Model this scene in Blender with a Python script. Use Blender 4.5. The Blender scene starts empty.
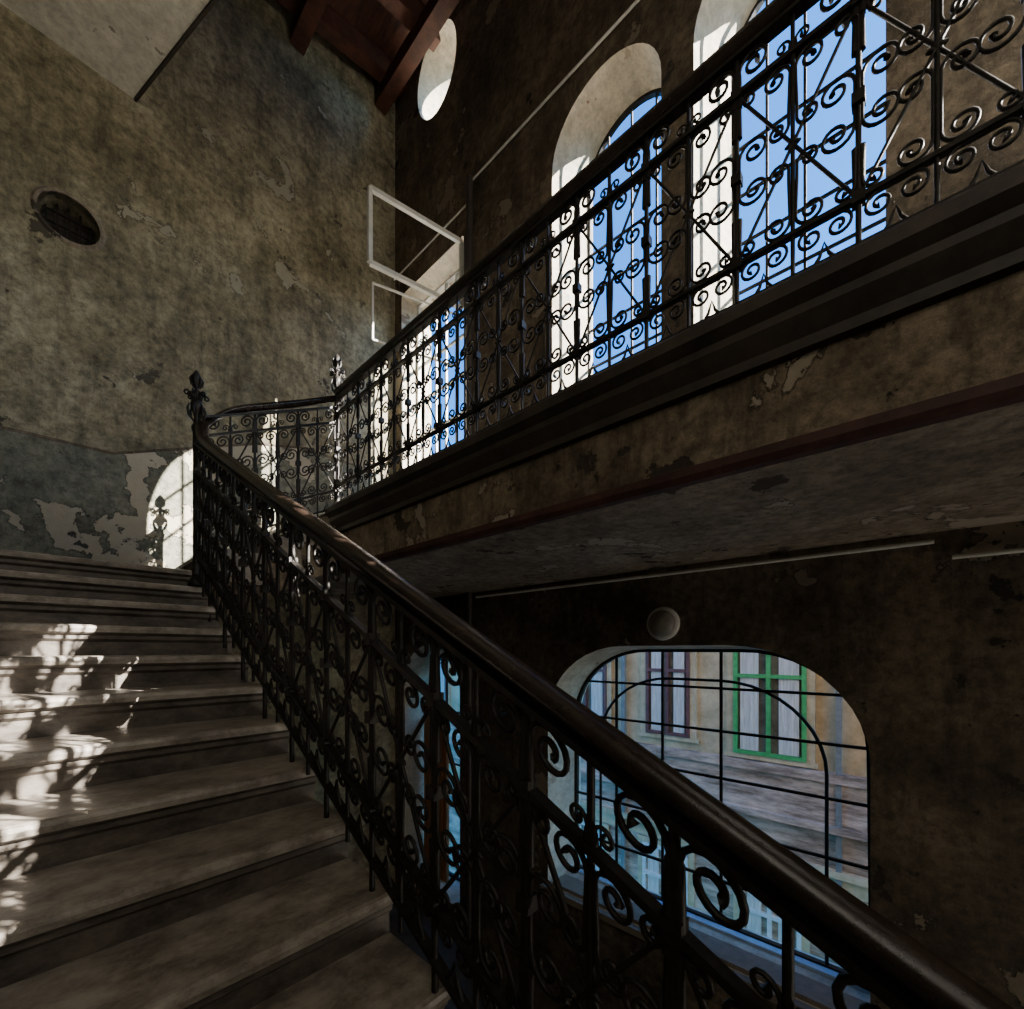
import bpy, math, random
from mathutils import Vector
random.seed(3)
A=0.7; ZO=4.8*A
def V(x,y,z): return Vector((x*A,y*A,z*A+ZO))
col=bpy.context.scene.collection
# ---------------------------------------------------------------- materials
def newmat(name):
    m=bpy.data.materials.new(name); m.use_nodes=True
    nt=m.node_tree; b=nt.nodes['Principled BSDF']; return m,nt,b
def N(nt,t,**k):
    n=nt.nodes.new(t)
    for a,v in k.items(): setattr(n,a,v)
    return n
def noise(nt,vec,scale,detail=8,rough=.6,dist=0):
    n=N(nt,'ShaderNodeTexNoise'); n.inputs['Scale'].default_value=scale
    n.inputs['Detail'].default_value=detail; n.inputs['Roughness'].default_value=rough
    n.inputs['Distortion'].default_value=dist; nt.links.new(vec,n.inputs['Vector']); return n.outputs['Fac']
def ramp(nt,fac,stops):
    r=N(nt,'ShaderNodeValToRGB'); e=r.color_ramp.elements
    while len(e)<len(stops): e.new(.5)
    for i,(p,c) in enumerate(stops):
        e[i].position=p; e[i].color=(*c,1) if not isinstance(c,(int,float)) else (c,c,c,1)
    nt.links.new(fac,r.inputs['Fac']); return r.outputs['Color']
def mix(nt,f,a,b,mode='MIX'):
    m=N(nt,'ShaderNodeMix',data_type='RGBA',blend_type=mode)
    for s,v in ((m.inputs[0],f),(m.inputs[6],a),(m.inputs[7],b)):
        if isinstance(v,(int,float)): s.default_value=v
        elif isinstance(v,tuple): s.default_value=(*v,1)
        else: nt.links.new(v,s)
    return m.outputs[2]
def plaster(name,dark,mid,light,patch,under,p1=.60,p2=.36,bump=.5,streak=.5,fa=.8):
    m,nt,b=newmat(name)
    tc=N(nt,'ShaderNodeTexCoord').outputs['Object']
    mp=N(nt,'ShaderNodeMapping'); mp.inputs['Scale'].default_value=(3.0,3.0,.55); nt.links.new(tc,mp.inputs['Vector'])
    big=noise(nt,tc,.8,12,.72,.15)
    c=ramp(nt,big,[(.38,dark),(.5,mid),(.61,light)])
    mid2=noise(nt,tc,3.3,12,.70,.2)
    c=mix(nt,streak,c,ramp(nt,mid2,[(.40,.45),(.52,1.0)]),'MULTIPLY')
    st=noise(nt,mp.outputs[0],1.9,12,.74,.15)
    c=mix(nt,streak,c,ramp(nt,st,[(.38,.32),(.52,1.08)]),'MULTIPLY')
    fine=noise(nt,tc,16,12,.78,.1)
    c=mix(nt,fa,c,ramp(nt,fine,[(.38,.42),(.50,.95),(.62,1.4)]),'MULTIPLY')
    pn=noise(nt,tc,2.0,12,.60,.2)
    pm=ramp(nt,pn,[(p1,0.0),(p1+.006,1.0)])
    rim=ramp(nt,pn,[(p1-.012,0.0),(p1-.003,1.0),(p1+.004,0.0)])
    c=mix(nt,pm,c,mix(nt,fine,patch,tuple(v*.6 for v in patch)))
    c=mix(nt,rim,c,under)
    dn=noise(nt,tc,3.1,12,.64,.1)
    dm=ramp(nt,dn,[(p2-.012,1.0),(p2,0.0)])
    c=mix(nt,dm,c,under)
    nt.links.new(c,b.inputs['Base Color']); b.inputs['Roughness'].default_value=.85
    h=mix(nt,.5,mix(nt,.5,pm,fine),dm,'SUBTRACT')
    bp=N(nt,'ShaderNodeBump'); bp.inputs['Strength'].default_value=bump; bp.inputs['Distance'].default_value=.04; 
    nt.links.new(h,bp.inputs['Height']); nt.links.new(bp.outputs[0],b.inputs['Normal'])
    return m
def simple(name,c1,c2,scale=6,rough=.6,metal=0,bump=.2,stretch=(1,1,1),emit=None):
    m,nt,b=newmat(name)
    tc=N(nt,'ShaderNodeTexCoord').outputs['Object']
    mp=N(nt,'ShaderNodeMapping'); mp.inputs['Scale'].default_value=stretch; nt.links.new(tc,mp.inputs['Vector'])
    f=noise(nt,mp.outputs[0],scale,12,.74,.1)
    nt.links.new(ramp(nt,f,[(.38,c1),(.62,c2)]),b.inputs['Base Color'])
    b.inputs['Roughness'].default_value=rough; b.inputs['Metallic'].default_value=metal
    bp=N(nt,'ShaderNodeBump'); bp.inputs['Strength'].default_value=bump; bp.inputs['Distance'].default_value=.01
    nt.links.new(f,bp.inputs['Height']); nt.links.new(bp.outputs[0],b.inputs['Normal'])
    return m
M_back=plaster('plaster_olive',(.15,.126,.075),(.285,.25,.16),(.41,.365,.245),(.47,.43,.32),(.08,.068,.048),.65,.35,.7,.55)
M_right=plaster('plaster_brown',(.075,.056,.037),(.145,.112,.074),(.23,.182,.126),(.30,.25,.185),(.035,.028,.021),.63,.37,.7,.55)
M_gal=plaster('plaster_gallery',(.13,.098,.064),(.25,.195,.132),(.37,.30,.21),(.48,.41,.31),(.045,.035,.026),.585,.39,.9,.7)
M_under=plaster('plaster_soffit',(.18,.142,.105),(.28,.23,.172),(.37,.31,.24),(.46,.39,.31),(.06,.045,.035),.60,.38,.7,.25)
M_dado=plaster('dado_paint',(.135,.135,.095),(.20,.20,.15),(.26,.255,.19),(.54,.48,.36),(.06,.055,.045),.545,.37,.9,.4)
M_cream=plaster('reveal_cream',(.46,.41,.32),(.58,.52,.41),(.68,.61,.50),(.45,.38,.29),(.28,.2,.15),.64,.35,.3,.22,.4)
M_white=plaster('ceiling_lime',(.62,.59,.50),(.72,.69,.60),(.80,.77,.68),(.84,.81,.72),(.3,.27,.22),.64,.34,.3,.2,.35)
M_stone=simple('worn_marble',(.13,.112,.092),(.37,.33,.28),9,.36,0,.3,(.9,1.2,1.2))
M_riser=simple('shaded_riser_stone',(.045,.037,.03),(.15,.128,.105),8,.55,0,.3,(.9,1.2,1.6))  # darker copy of the tread stone: riser shade plus grime put into colour
M_ledge=simple('dark_ledge',(.018,.014,.011),(.05,.038,.028),5,.6)
M_red=simple('red_moulding',(.035,.013,.011),(.085,.032,.025),6,.7)
M_iron=simple('wrought_iron',(.010,.009,.008),(.028,.024,.021),25,.45,.5,.3)
M_wood=simple('handrail_wood',(.012,.008,.006),(.03,.019,.014),12,.27,0,.15)
M_roof=simple('roof_boards',(.04,.013,.008),(.12,.04,.022),3,.7,0,.4,(8,1,1))
M_beam=simple('roof_beam',(.045,.016,.01),(.12,.042,.024),4,.7,0,.4)
M_frame=simple('white_paint',(.58,.57,.53),(.75,.74,.69),10,.5)
M_pipe=simple('grey_pipe',(.18,.17,.15),(.28,.26,.23),10,.5)
M_dpipe=simple('dark_pipe',(.03,.026,.022),(.06,.05,.042),10,.5)
M_floor=simple('floor_tiles',(.06,.05,.04),(.12,.10,.08),5,.5)
M_sill=simple('sill_stone',(.16,.13,.10),(.26,.22,.17),6,.6)
M_blue=simple('blue_sill',(.35,.48,.60),(.48,.62,.75),6,.5)
M_ochre=simple('facade_ochre',(.44,.32,.17),(.72,.55,.33),1.5,.9,0,.4)
M_pink=simple('facade_brick',(.22,.14,.09),(.74,.52,.38),2.6,.9,0,1.0,(1,.5,2.5))
M_green=simple('green_paint',(.05,.30,.07),(.10,.45,.13),8,.5)
M_maroon=simple('maroon_paint',(.12,.04,.035),(.20,.07,.055),8,.5)
M_curt=simple('curtain',(.50,.44,.37),(.78,.71,.62),5,.8,0,.3,(6,6,.4))
M_glassdark=simple('window_dark',(.10,.09,.07),(.20,.18,.14),3,.2)
M_door=simple('door_wood',(.24,.10,.03),(.45,.20,.07),5,.5,0,.2,(4,4,.5))
# ---------------------------------------------------------------- mesh helpers
import bmesh
def mesh(name,verts,faces,mats,idx=None,parent=None,smooth=False):
    me=bpy.data.meshes.new(name); me.from_pydata([tuple(v) for v in verts],[],faces); 
    if not isinstance(mats,(list,tuple)): mats=[mats]
    for m in mats: me.materials.append(m)
    if idx:
        for p,i in zip(me.polygons,idx): p.material_index=i
    if smooth:
        for p in me.polygons: p.use_smooth=True
    bm=bmesh.new(); bm.from_mesh(me); bmesh.ops.recalc_face_normals(bm,faces=bm.faces); bm.to_mesh(me); bm.free()
    o=bpy.data.objects.new(name,me); col.objects.link(o)
    if parent: o.parent=parent
    return o
def empty(name):
    e=bpy.data.objects.new(name,None); col.objects.link(e); return e
class MB:
    def __init__(s): s.v=[];s.f=[];s.i=[]
    def box(s,x0,x1,y0,y1,z0,z1,mi=0):
        n=len(s.v)
        s.v+=[V(x,y,z) for x in(x0,x1) for y in(y0,y1) for z in(z0,z1)]
        for q in ((0,1,3,2),(4,6,7,5),(0,4,5,1),(2,3,7,6),(0,2,6,4),(1,5,7,3)):
            s.f.append([n+k for k in q]); s.i.append(mi)
    def loft(s,rings,mi=0,cap=True,closed=True,mis=None):
        n=len(s.v); L=len(rings[0])
        for r in rings: s.v+=r
        for k in range(len(rings)-1):
            for j in range(L if closed else L-1):
                a=n+k*L+j; b=n+k*L+(j+1)%L
                s.f.append([a,b,b+L,a+L]); s.i.append(mis[j] if mis else mi)
        if cap:
            s.f.append([n+j for j in range(L)][::-1]); s.i.append(mi)
            s.f.append([n+(len(rings)-1)*L+j for j in range(L)]); s.i.append(mi)
    def make(s,name,mats,parent=None,smooth=False): return mesh(name,s.v,s.f,mats,s.i,parent,smooth)
def beam(mb,p,q,w,h,mi=0):
    p=Vector(p);q=Vector(q);t=(q-p).normalized()
    up=Vector((0,0,1)) if abs(t.z)<.95 else Vector((1,0,0))
    s=t.cross(up).normalized(); u=s.cross(t)
    mb.loft([[c+s*a*w/2+u*b*h/2 for a,b in((-1,-1),(1,-1),(1,1),(-1,1))] for c in(p,q)],mi)
def curves(name,polys,mat,parent=None,res=1,cyclic=False):
    cu=bpy.data.curves.new(name,'CURVE'); cu.dimensions='3D'; cu.bevel_depth=1; cu.bevel_resolution=res; cu.use_fill_caps=True
    for pts,rad in polys:
        sp=cu.splines.new('POLY'); sp.points.add(len(pts)-1)
        for i,p in enumerate(pts):
            sp.points[i].co=(*p,1); sp.points[i].radius=rad[i] if isinstance(rad,list) else rad
        sp.use_smooth=True
    cu.materials.append(mat)
    o=bpy.data.objects.new(name,cu); col.objects.link(o)
    if parent:o.parent=parent
    return o
W=4.8; H=7.53; T=.65; B=2.45
# ---------------------------------------------------------------- right wall with openings
def arch(yc,hw,z0,zs,n=20,ry=None):
    pts=[(yc-hw,z0),(yc+hw,z0)]
    for i in range(n+1):
        t=math.pi*i/n; pts.append((yc+hw*math.cos(t),zs+hw*math.sin(t)))
    return pts
def rrect(y0,y1,z0,z1,r,n=10,rt=None):
    pts=[(y0,z0),(y1,z0)]
    for i in range(n+1):
        t=math.pi/2*i/n; pts.append((y1-r+r*math.cos(t),z1-r*.9+r*.9*math.sin(t)))
    for i in range(n+1):
        t=math.pi/2+math.pi/2*i/n; pts.append((y0+r+r*math.cos(t),z1-r*.9+r*.9*math.sin(t)))
    return pts
def ell(yc,zc,ry,rz,n=32): return [(yc+ry*math.cos(2*math.pi*i/n),zc+rz*math.sin(2*math.pi*i/n)) for i in range(n)]
openings=[ # inner, outer
 (arch(2.815,.78,3.0,6.65), arch(2.68,.66,3.0,6.72)),
 (arch(.88,.79,3.0,6.65),   [(y-.0 if y>.88 else y-.62,z) for y,z in arch(.74,.66,3.0,6.72)]),
 (rrect(-7.6,-3.9,4.60,6.2,.35), rrect(-8.2,-3.9,4.60,6.2,.35)),
 (rrect(5.45,7.3,1.73,7.0,.05), rrect(5.45,7.2,1.73,6.9,.05)),
 (rrect(.19,3.67,-3.3,.05,1.15), rrect(.19,3.55,-3.2,0,1.1)),
 (arch(6.4,.85,-4.4,-.75), arch(6.35,.80,-4.4,-.8)),
 (ell(6.2,10.45,.56,.76), ell(6.1,10.5,.5,.7)),
]
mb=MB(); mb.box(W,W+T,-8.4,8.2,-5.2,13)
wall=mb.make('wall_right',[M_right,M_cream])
for inn,out in openings:
    def ring(k):
        return [V(W+T*k, a[0]+(b[0]-a[0])*k, a[1]+(b[1]-a[1])*k) for a,b in zip(inn,out)]
    c=MB(); c.loft([ring(-.05),ring(1.05)],1)
    cutter=c.make('cutter',[M_right,M_cream])
    md=wall.modifiers.new('b','BOOLEAN'); md.object=cutter; md.operation='DIFFERENCE'; md.solver='EXACT'
    dg=bpy.context.evaluated_depsgraph_get()
    me=bpy.data.meshes.new_from_object(wall.evaluated_get(dg)); wall.modifiers.clear(); wall.data=me
    bpy.data.objects.remove(cutter)
print('WALL faces',len(me.polygons))
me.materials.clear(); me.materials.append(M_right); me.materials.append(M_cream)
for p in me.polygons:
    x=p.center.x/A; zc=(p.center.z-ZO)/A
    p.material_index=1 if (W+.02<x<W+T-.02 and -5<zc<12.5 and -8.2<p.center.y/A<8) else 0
# ---------------------------------------------------------------- back wall with round vent
def disc_cut(name,box,cx,cz,r,y0,y1,mats):
    mb=MB(); mb.box(*box); w=mb.make(name,mats)
    c=MB(); c.loft([[V(cx+r*math.cos(t*math.pi/16),y,cz+r*math.sin(t*math.pi/16)) for t in range(32)] for y in(y0,y1)])
    c=c.make('c',mats[:1]); md=w.modifiers.new('b','BOOLEAN'); md.object=c; md.operation='DIFFERENCE'; md.solver='EXACT'
    dg=bpy.context.evaluated_depsgraph_get(); me=bpy.data.meshes.new_from_object(w.evaluated_get(dg)); w.modifiers.clear(); w.data=me
    bpy.data.objects.remove(c); return w
disc_cut('wall_back',(-2.6,W,H,H+.9,-5.2,13),.245,5.27,.27,H-.1,H+.7,[M_back])
mb=MB(); mb.box(-2.6,-1.9,-8.4,H,-5.2,13); mb.make('wall_left',[M_back])
mb=MB(); mb.box(-1.9,W,-8.9,-8.4,-5.2,13); mb.make('wall_front',[M_back])
mb=MB(); mb.box(-2.6,W+T,-8.9,8.2,-5.2,-4.8); mb.make('floor',[M_floor])
# vent: rim ring, dark disc painting the shade inside the hole, louvre bars
par=empty('round_vent'); mb=MB()
def ringv(r,y): return [V(.245+r*math.cos(t*math.pi/16),y,5.27+r*math.sin(t*math.pi/16)) for t in range(32)]
mb.loft([ringv(.27,H+.1),ringv(.27,H-.02),ringv(.30,H-.025),ringv(.325,H+.001)],0,False)
mb.make('rim',[M_under],par)
mb=MB(); mb.loft([ringv(.27,H+.30),ringv(.27,H+.34)]); mb.make('hole_shade_disc',[M_ledge],par)
mb=MB()
for i in range(5):
    x=.245-.2+.1*i; h=math.sqrt(max(0,.265**2-(x-.245)**2)); beam(mb,V(x,H+.2,5.27-h),V(x,H+.2,5.27+h),.014,.014)
for i in range(3):
    z=5.27-.14+.14*i; h=math.sqrt(max(0,.265**2-(z-5.27)**2)); beam(mb,V(.245-h,H+.2,z),V(.245+h,H+.2,z),.012,.012)
mb.make('grille',[M_iron],par)
# dado on back wall, with its painted border line
mb=MB()
tp=[(-1.9,2.51),(.63,2.55),(2.3,3.27),(3.0,3.45),(W,3.45)]; bt=[(-1.9,.8),(1.2,.8),(2.45,1.72),(3.0,1.72),(W,1.72)]
prof=tp+bt[::-1]
mb.loft([[V(x,H-.012,z) for x,z in prof],[V(x,H+.001,z) for x,z in prof]],0)
pb=tp+[(x,z-.035) for x,z in tp][::-1]
mb.loft([[V(x,H-.018,z) for x,z in pb],[V(x,H-.010,z) for x,z in pb]],1)
mb.make('trim_1',[M_dado,M_right])
# ---------------------------------------------------------------- roof, beams, low ceiling slab
def rz(x): return 11.25-.27*(W-x)
mb=MB()
mb.loft([[V(x,y,rz(x)+dz) for x,dz in((-2.6,0),(W+T,0),(W+T,.4),(-2.6,.4))] for y in(-8.9,8.2)])
mb.make('ceiling',[M_roof])
rb=MB()
for y in (7.2,6.2,5.1,3.9,2.7,1.5,.3,-1.2,-2.7,-4.2,-6):
    beam(rb,V(-1.88,y,rz(-1.9)-.2),V(W-.02,y,rz(W)-.2),.15,.22)
for x in (4.45,2.9,1.0):
    beam(rb,V(x,-8.38,rz(x)-.5),V(x,H-.02,rz(x)-.5),.16,.2)
rb.make('roof_beams',[M_beam])
mb=MB()
pl=[(-1.9,H),(.83,H),(1.35,5.5),(1.9,3.4),(1.9,0),(-1.9,0)]
mb.loft([[V(x,y,7.31) for x,y in pl],[V(x,y,7.75) for x,y in pl]])
mb.make('ceiling_landing',[M_white])
mb=MB()
for (x0,y0),(x1,y1) in zip(pl[1:4],pl[2:5]): beam(mb,V(x0+.02,y0,7.33),V(x1+.02,y1,7.33),.02,.06)
mb.make('trim_2',[M_ledge])
# ---------------------------------------------------------------- gallery slab
mats=[M_gal,M_ledge,M_red,M_under,M_floor]
pr=[(W,1.715,4),(B-.13,1.715,1),(B-.15,1.69,1),(B-.15,1.63,1),(B-.10,1.59,1),(B-.10,1.55,1),(B-.04,1.47,1),(B-.04,1.42,1),(B,1.41,0),(B,1.03,2),(B-.035,1.015,2),(B-.035,.97,2),(B-.01,.94,2),(B+.05,.94,3),(W,.94,3)]
g=MB(); g.loft([[V(x,y,z) for x,z,_ in pr] for y in(-8.4,5.12)],0,True,True,[p[2] for p in pr])
pr2=[(B-.1,1.715),(W,1.715),(W,.94),(B-.1,.94)]
g.loft([[V(x,y,z) for x,z in pr2] for y in(5.12,H)],3)
g.make('gallery_floor',mats)
# ---------------------------------------------------------------- stairs
run=.395; ris=.208
stair=empty('staircase')
def step_profile(r,h):
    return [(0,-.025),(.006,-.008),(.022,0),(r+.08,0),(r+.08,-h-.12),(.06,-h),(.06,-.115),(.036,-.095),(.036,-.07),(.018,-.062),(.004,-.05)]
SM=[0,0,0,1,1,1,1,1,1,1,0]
s=MB()
for n in range(-22,5):
    y=3.64+run*n; z=-.037+ris*n
    L=run if n<4 else H-y-.09
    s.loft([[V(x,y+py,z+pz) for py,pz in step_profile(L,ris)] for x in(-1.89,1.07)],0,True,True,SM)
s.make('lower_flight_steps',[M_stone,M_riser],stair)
s=MB()
for k in range(4):
    x=1.12+.4*k; z=.795+.2288*(k+1)
    L=.4 if k<3 else .0
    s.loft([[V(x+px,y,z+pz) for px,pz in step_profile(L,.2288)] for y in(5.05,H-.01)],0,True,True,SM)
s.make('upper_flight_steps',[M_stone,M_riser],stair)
s=MB()
def zn(y): return -.037+.527*(y-3.64)
yy0,yy1=-5.2,5.2
s.loft([[V(x,yy0,zn(yy0)-.62),V(x,yy1,zn(yy1)-.62),V(x,yy1,zn(yy1)-.27),V(x,yy0,zn(yy0)-.27)] for x in(-1.89,1.02)])
s.box(-1.89,1.1,5.2,H-.01,.25,.6)
s.loft([[V(1.05,y,.25),V(B-.11,y,.94),V(B-.11,y,1.5),V(1.05,y,.6)] for y in(5.1,H-.01)])
s.make('soffit',[M_gal],stair)
s=MB()
s.loft([[V(x,yy0,zn(yy0)-.62),V(x,yy1,zn(yy1)-.62),V(x,yy1,zn(yy1)-.25),V(x,yy0,zn(yy0)-.25)] for x in(1.0,1.05)])
s.make('stringer',[M_ledge],stair)
# ---------------------------------------------------------------- ironwork
def spiral(cx,cy,r,a0,sgn,turns=1.5,n=24):
    return [(cx+r*(1-.80*(i/n))*math.cos(a0+sgn*2*math.pi*turns*i/n), cy+r*(1-.80*(i/n))*math.sin(a0+sgn*2*math.pi*turns*i/n)) for i in range(n+1)]
def cscroll_v(u,v1,v2,r,side):
    cx=u+side*r; a0=math.pi if side>0 else 0
    return spiral(cx,v1,r,a0,side)[::-1]+spiral(cx,v2,r,a0,-side)
def cscroll_h(v,u1,u2,r,side):
    cy=v+side*r; a0=-math.pi/2 if side>0 else math.pi/2
    return spiral(u1,cy,r,a0,-side)[::-1]+spiral(u2,cy,r,a0,side)
def unit(P,Hh,fz,q=1.0,alt=0):
    U=P/2; v0,v1,v2,v3=.06,.21,Hh-fz,Hh-.02
    out=[]
    out.append(([(0,-.10),(0,v3)],.0100*q)); out.append(([(U,-.02),(U,v3)],.0080*q))
    k=.0060*q
    def sc(pts,r=k):
        n=len(pts); rad=[r]*n; rad[0]=rad[-1]=r*1.9; rad[1]=rad[-2]=r*1.4
        out.append((pts,rad))
    for c in (0,U):
        rr=min(.038,(U-.024)/4)
        sc(cscroll_h(v1-.008,c+.012+rr,c+U-.012-rr,rr,-1),.0056*q)
        sc([(c+U/2-.03,v0),(c+U/2-.012,v0+.03),(c+U/2,v0+.07),(c+U/2+.012,v0+.03),(c+U/2+.03,v0)],.004)
        d=1 if c==0 else -1
        u0=c+.008 if d>0 else c+U-.008
        R=min(.055,fz*.31)
        pts=[(u0,v2-.05),(u0,v3-.02-R)]+spiral(u0+d*R,v3-.012-R,R,math.pi if d>0 else 0,-d,1.6)
        sc(pts,.0068*q)
        u1=c+U-.008 if d>0 else c+.008
        sc([(u1,v2+.012),(u1,v2+.035)]+spiral(u1-d*.022,v2+.040,.022,0 if d>0 else math.pi,d,1.2,14),.0045*q)
    m=(v1+v2)/2; hh=(v2-v1)/2
    out.append(([(0,v1),(P,v2)],.0065*q)); out.append(([(P,v1),(0,v2)],.0065*q))
    for a in range(6):
        ca,sa=math.cos(a*math.pi/3),math.sin(a*math.pi/3)
        out.append(([(U,m),(U+.012*ca,m+.012*sa),(U+.024*ca,m+.024*sa)],[.004,.009,.003]))
    for sd in(1,-1):
        R=.042
        if alt:
            cx=U+sd*(.008+R)
            sc(spiral(cx,m+hh-R-.012,R,math.pi if sd>0 else 0,-sd)[::-1]+[(U+sd*.012,m+.12)]+spiral(U+sd*.044,m+.075,.032,math.pi if sd>0 else 0,sd,1.4))
            sc(spiral(cx,m-hh+R+.012,R,math.pi if sd>0 else 0,sd)[::-1]+[(U+sd*.012,m-.12)]+spiral(U+sd*.044,m-.075,.032,math.pi if sd>0 else 0,-sd,1.4))
        else:
            sc(cscroll_v(U+sd*.008,m+.075,m+hh-R-.012,R,sd)); sc(cscroll_v(U+sd*.008,m-hh+R+.012,m-.075,R,sd))
    R=.048
    sc(cscroll_v(.009,m-.07,m+.07,R,1)); sc(cscroll_v(P-.009,m-.07,m+.07,R,-1))
    for u_,sd in((.009,1),(P-.009,-1)):
        a0=math.pi if sd>0 else 0
        sc([(u_,m+hh-.16)]+spiral(u_+sd*.028,m+hh-.045,.028,a0,-sd,1.3,16))
        sc([(u_,m-hh+.16)]+spiral(u_+sd*.028,m-hh+.045,.028,a0,sd,1.3,16))
    return out
def railing(name,p0,p1,Hh,nunits,fz,q=1.0):
    p0=Vector(p0);p1=Vector(p1); d=p1-p0; Lh=math.hypot(d.x,d.y); P=Lh/nunits
    def mp(u,v): return p0+d*(u/Lh)+Vector((0,0,v))
    polys=[]
    for k in range(nunits):
        for pts,r in unit(P,Hh,fz,q,k%2):
            polys.append(([mp(u+k*P,v) for u,v in pts],r))
    polys.append(([mp(Lh,-.1),mp(Lh,Hh-.02)],.0095))
    par=empty(name)
    curves('scrollwork',polys,M_iron,par)
    mb=MB()
    for v,w,h in((.06,.028,.014),(.21,.026,.014),(Hh-fz,.028,.016),(Hh-.025,.044,.014)):
        beam(mb,mp(0,v),mp(Lh,v),w,h)
    for k in range(nunits+1):
        for v in (.21,(.05+Hh)/2,Hh-fz):
            beam(mb,mp(k*P,v-.018),mp(k*P,v+.018),.034,.034)
    mb.make('rails',[M_iron],par)
    return par
def sweep(name,path,par,mat=None,sc=1):
    prof=[(-.020,-.028),(.020,-.028),(.024,-.016),(.034,-.008),(.036,.006),(.029,.020),(.014,.028),(0,.030),(-.014,.028),(-.029,.020),(-.036,.006),(-.034,-.008),(-.024,-.016)]
    mb=MB(); rings=[]
    for i,p in enumerate(path):
        t=(path[min(i+1,len(path)-1)]-path[max(i-1,0)]); th=Vector((t.x,t.y,0)).normalized()
        s=Vector((th.y,-th.x,0)); rings.append([p+s*a*sc+Vector((0,0,b*sc)) for a,b in prof])
    mb.loft(rings); return mb.make(name,[mat or M_wood],par,True)
HR=1.40*A
def zh(y): return -.615+.517*(y+.104)
NY=4.93
def base1(y): return V(1.0,y,zh(y)-1.36)
r1=railing('stair_railing',base1(NY),base1(-4.6),HR-.03,21,.205)
path=[V(1.0,y,zh(y)+.03) for y in (-4.8,-3,-1.5,0,1,2,3,4,4.45)]
path+=[V(1.0,4.62,zh(4.62)+.04),V(1.0,4.76,zh(4.76)+.08),V(1.03,4.88,zh(4.88)+.16),V(1.10,4.98,2.20),V(1.2,5.02,2.34),V(1.35,5.03,2.46),V(1.6,5.05,2.60),V(2.0,5.085,2.82),V(2.3,5.11,3.0),V(2.40,5.12,3.06)]
for _ in range(2):
    q=[path[0]]
    for a,b in zip(path,path[1:]): q+=[a*.75+b*.25,a*.25+b*.75]
    path=q+[path[-1]]
sweep('handrail',path,r1)
def zt2(x): return 2.39+.53*(x-1.25)
r2=railing('stair_railing',V(1.06,4.97,zt2(1.06)-1.36),V(B-.02,5.12,zt2(B-.02)-1.36),1.36*A-.01,3,.15,.9)
GT=3.15
r3=railing('gallery_railing',V(B,5.10,1.71),V(B,-8.3,1.71),(GT-1.71)*A-.02,27,.16,.9)
sweep('handrail',[V(B,y,GT+.0) for y in(5.1,2,0,-4,-8.3)],r3)
def newel(p,zb,zt):
    par=empty('newel_post'); x,y=p
    base=V(x,y,0); 
    mb=MB()
    def lathe(prof,n=16):
        rings=[[Vector((base.x+r*math.cos(2*math.pi*i/n),base.y+r*math.sin(2*math.pi*i/n),z)) for i in range(n)] for r,z in prof]
        mb.loft(rings)
    b=V(x,y,zb).z; t=V(x,y,zt).z
    lathe([(.05,b),(.05,b+.03),(.035,b+.05),(.026,b+.08),(.022,b+.2),(.022,t-.42),(.030,t-.40),(.030,t-.38),(.018,t-.36),(.015,t-.30),(.024,t-.285),(.034,t-.26),(.036,t-.235),(.030,t-.21),(.016,t-.19),(.012,t-.17),(.030,t-.155),(.030,t-.148),(.012,t-.135),(.018,t-.10),(.028,t-.075),(.030,t-.055),(.022,t-.03),(.010,t-.01),(.003,t)])
    mb.make('shaft',[M_iron],par,True)
    polys=[]
    for k in range(6):
        a=k*math.pi/3
        def q(pts): return [Vector((base.x+u*math.cos(a),base.y+u*math.sin(a),t+v)) for u,v in pts]
        sp=spiral(.052,-.172,.022,math.pi,-1,1.2,14)
        polys.append((q([(.012,-.25),(.024,-.21)]+sp),[.006]*2+[.006]*12+[.009]*3))
        polys.append((q([(.022,-.34),(.044,-.31),(.050,-.27),(.040,-.235)]),[.005,.008,.008,.004]))
        polys.append((q([(.012,-.12),(.030,-.10),(.036,-.07),(.026,-.045)]),[.005,.007,.007,.004]))
    curves('leaves',polys,M_iron,par)
    return par
newel((1.0,NY+.02),.60,2.66)
newel((B,5.12),1.715,3.64)
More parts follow.
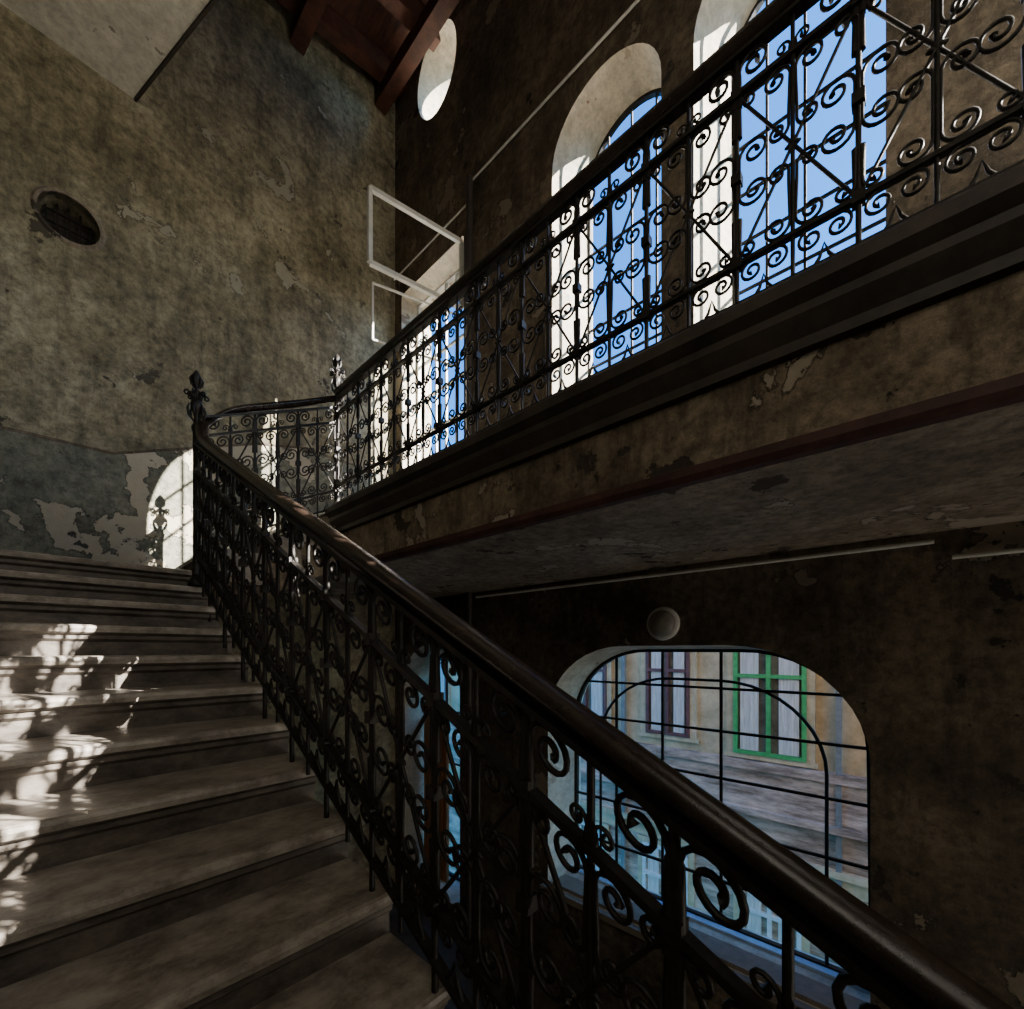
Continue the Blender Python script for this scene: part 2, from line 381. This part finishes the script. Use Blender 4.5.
# ---------------------------------------------------------------- window frames
def window(name,inn,out,vs,hs,mat,k=.85,fr=.05,bw=.03):
    par=empty(name)
    prof=[(a[0]+(b[0]-a[0])*k,a[1]+(b[1]-a[1])*k) for a,b in zip(inn,out)]
    yc=sum(p[0] for p in prof)/len(prof); zc=sum(p[1] for p in prof)/len(prof)
    mb=MB(); n=len(prof); X=W+T*k
    def inset(p):
        d=math.hypot(p[0]-yc,p[1]-zc); f=(d-fr)/d; return (yc+(p[0]-yc)*f,zc+(p[1]-zc)*f)
    rings=[[V(X,*p) for p in prof],[V(X,*inset(p)) for p in prof],[V(X+.06,*inset(p)) for p in prof],[V(X+.06,*p) for p in prof]]
    for r in rings: mb.v+=r
    for a,b in((0,1),(1,2),(2,3),(3,0)):
        for j in range(n):
            jj=(j+1)%n; mb.f.append([a*n+j,a*n+jj,b*n+jj,b*n+j]); mb.i.append(0)
    def span(axis,val):
        xs=[]
        for j in range(n):
            p,q=prof[j],prof[(j+1)%n]
            if (p[axis]-val)*(q[axis]-val)<0:
                t=(val-p[axis])/(q[axis]-p[axis]); xs.append(p[1-axis]+t*(q[1-axis]-p[1-axis]))
        return (min(xs),max(xs)) if len(xs)>1 else None
    for y in vs:
        s_=span(0,y)
        if s_: beam(mb,V(X+.03,y,s_[0]),V(X+.03,y,s_[1]),bw*A,bw*A)
    for z in hs:
        s_=span(1,z)
        if s_: beam(mb,V(X+.03,s_[0],z),V(X+.03,s_[1],z),bw*A,bw*A)
    mb.make('frame',[mat],par); return par,prof
for i in (0,1):
    yc=[2.70,.74][i]
    window('window_%d'%(i+1),*openings[i],[yc-.35-.1*i,yc+.0,yc+.35],[3.0+.55*j for j in range(1,9)],M_iron,.88,.04,.026)
window('window_3',*openings[2],[-7.0,-6.0,-5.0],[5.6],M_frame,.85,.05,.07)
window('window_4',*openings[3],[6.05,6.35,6.65],[2.9,3.6,4.3,5.0,5.7],M_frame,.5,.08,.04)
p,prof=window('window_5',*openings[4],[1.55,2.25,2.9],[-2.7,-2.1,-1.5,-.95,-.45],M_iron,.8,.05,.03)
ir=rrect(.55,3.15,-3.2,-.36,1.0)
curves('arch_bar',[([V(W+T*.8+.03,*q) for q in ir[1:]+[ir[0]]],.013)],M_iron,p)
window('window_6',*openings[5],[6.1,6.6],[-1.2,-2.2],M_iron)
mb=MB(); mb.box(W+.02,W+T-.22,.2,3.6,-3.34,-3.25); mb.box(W-.08,W+.1,.1,3.75,-3.38,-3.30); mb.box(W+T-.22,W+T-.05,.2,3.55,-3.34,-3.20,1); mb.make('window_sill',[M_sill,M_blue])
mb=MB(); mb.box(W+T*.55,W+T*.65,6.35,7.05,-4.4,-1.3); mb.box(W+T*.5,W+T*.55,6.45,6.95,-2.4,-1.5); mb.box(W+T*.5,W+T*.55,6.45,6.95,-4.1,-2.7); mb.make('door_1',[M_door])
mb=MB(); c=[V(4.72,5.42,6.8),V(3.26,5.78,6.8),V(3.26,5.78,5.70),V(4.72,5.42,5.70)]
for a_,b_ in zip(c,c[1:]+c[:1]): beam(mb,a_,b_,.04,.045)
c=[V(4.72,5.50,5.62),V(3.42,5.98,5.62),V(3.42,5.98,4.75),V(4.72,5.50,4.75)]
for a_,b_ in zip(c,c[1:]+c[:1]): beam(mb,a_,b_,.018,.018)
mb.make('open_casement_sash',[M_frame])
def pipe(name,pts,r,mat): return curves(name,[([V(*q) for q in pts],r)],mat,None,2)
pipe('cable_conduit',[(W-.04,5.25,7.7),(W-.04,-8,7.7)],.012,M_frame)
pipe('cable_conduit',[(W-.04,5.3,7.4),(W-.04,7.5,7.4)],.010,M_frame)
pipe('cable_conduit',[(W-.04,5.1,.86),(W-.04,-.2,.86)],.013,M_frame)
pipe('cable_conduit',[(W-.04,-.3,.72),(W-.04,-4,.72)],.012,M_frame)
pipe('downpipe',[(W-.08,5.22,7.72),(W-.08,5.22,1.72)],.042,M_dpipe)
pipe('downpipe',[(W-.08,5.22,.94),(W-.08,5.22,-4.8)],.038,M_dpipe)
par=empty('round_bulkhead_lamp'); c=V(W,2.0,.3); 
def latheX(name,prof,mat,n=28):
    mb=MB(); mb.loft([[Vector((c.x-d,c.y+r*math.cos(2*math.pi*i/n),c.z+r*math.sin(2*math.pi*i/n))) for i in range(n)] for r,d in prof]); mb.make(name,[mat],par,True)
latheX('base',[(.10,0),(.13,.005),(.135,.03),(.125,.045),(.105,.048)],M_frame)
latheX('dome',[(.108,.04),(.104,.065),(.085,.09),(.05,.105),(.01,.11)],M_pipe)
# ---------------------------------------------------------------- building across the street
fx=12.0
par=empty('apartment_building')
mb=MB()
mb.box(fx,fx+2,-14,20,-14,8.1,0)
mb.box(fx-.25,fx,-14,20,-2.95,-2.75,1); mb.box(fx-.15,fx,-14,20,-3.9,-2.95,1); mb.box(fx-.3,fx,-14,20,-4.05,-3.9,1)
mb.box(fx-.5,fx,-14,20,7.6,8.0,1)
mb.box(fx-.05,fx,-14,20,-14,-4.05,1)
mb.box(fx-.22,fx-.05,-14,20,-5.05,-4.9,0); mb.box(fx-.12,fx-.05,-14,20,-5.4,-5.05,0)
for yy in (1.0,6.2,-4.2): mb.box(fx-.2,fx-.06,yy-.05,yy+.05,-14,8,2)
mb.make('facade',[M_ochre,M_pink,M_pipe],par)
def fwin(y0,y1,z0,z1,fm):
    mb=MB(); X=fx
    mb.box(X-.04,X-.01,y0,y1,z0,z1,1)
    w=.09
    for yy in(y0,(y0+y1)/2-w/2,y1-w): mb.box(X-.14,X-.02,yy,yy+w,z0,z1,0)
    for zz in(z0,z0+(z1-z0)*.66,z1-w): mb.box(X-.139,X-.021,y0,y1,zz,zz+w,0)
    mb.box(X-.09,X-.05,y0+.15,y0+(y1-y0)*.36,z0+.1,z1-.1,2); mb.box(X-.09,X-.05,y0+(y1-y0)*.64,y1-.15,z0+.1,z1-.1,2)
    for q in((y0-.16,y0,z0,z1+.14),(y1,y1+.16,z0,z1+.14),(y0,y1,z1,z1+.14),(y0-.22,y1+.22,z0-.12,z0)): mb.box(X-.1,X,*q,3)
    mb.make('window',[fm,M_glassdark,M_curt,M_ochre],par)
for k in range(-3,4):
    o=k*5.2
    for dz in(0,5.2):
        fwin(1.6+o,3.15+o,-2.6+dz,.3+dz,M_green if (k==0) else M_maroon)
        fwin(4.25+o,5.5+o,-2.4+dz,.3+dz,M_maroon)
    fwin(1.7+o,3.0+o,-8.3,-5.6,M_frame); fwin(4.3+o,5.6+o,-8.3,-5.6,M_frame)
mb=MB(); mb.box(W+T,fx,-14,20,-14.2,-14); mb.make('street',[M_floor])
# ---------------------------------------------------------------- lights
world=bpy.data.worlds.new('World'); bpy.context.scene.world=world; world.use_nodes=True
nt=world.node_tree; bg=nt.nodes['Background']
sky=nt.nodes.new('ShaderNodeTexSky'); sky.sky_type='NISHITA'; sky.sun_disc=False
sky.sun_elevation=math.radians(27); sky.sun_rotation=math.radians(150); sky.air_density=1.2
nt.links.new(mix(nt,1.0,sky.outputs[0],(.13,.62,1.35),'MULTIPLY'),bg.inputs[0]); bg.inputs[1].default_value=.62
sd=Vector((-1.35,2.41,-1.52)).normalized()
L=bpy.data.lights.new('sun','SUN'); L.energy=60; L.angle=.004; L.color=(1,.94,.86)
o=bpy.data.objects.new('sun',L); o.rotation_euler=sd.to_track_quat('-Z','Y').to_euler(); o.location=V(8,-6,10); col.objects.link(o)
def area(name,loc,tgt,sx,sy,e,c):
    L=bpy.data.lights.new(name,'AREA'); L.shape='RECTANGLE'; L.size=sx; L.size_y=sy; L.energy=e; L.color=c
    o=bpy.data.objects.new(name,L); o.location=loc; o.rotation_euler=(Vector(tgt)-Vector(loc)).to_track_quat('-Z','Y').to_euler(); col.objects.link(o)
warm=(1,.92,.78)
area('upper_fill',V(W-.3,-2.0,4.9),V(0,5.5,3.8),2.0,2.0,98,warm)  # added fill lamp out of view, brightens the back wall
area('stair_fill',V(-1.8,-1.6,3.2),V(3.5,2.2,1.0),2.0,1.6,36,warm)  # unseen fill added for treads, gallery fascia and right wall
area('basement_fill',V(3.6,-6.5,-3.2),V(3.6,2.5,.9),1.6,1.6,65,warm)  # low fill lamp added to lift the gallery underside
area('roof_fill',V(0,-6.0,4.5),V(1.0,4,9.0),2.0,2.0,45,warm)  # upward fill added to brighten roof and landing ceiling
# ---------------------------------------------------------------- camera
cam=bpy.data.cameras.new('camera'); co=bpy.data.objects.new('camera',cam); col.objects.link(co)
co.location=V(0,0,0); co.rotation_euler=(math.pi/2,0,-math.radians(47.8))
cam.sensor_width=36; cam.sensor_fit='HORIZONTAL'; cam.lens=36*428/1024; cam.shift_y=145.5/1024; cam.clip_start=.02
bpy.context.scene.camera=co
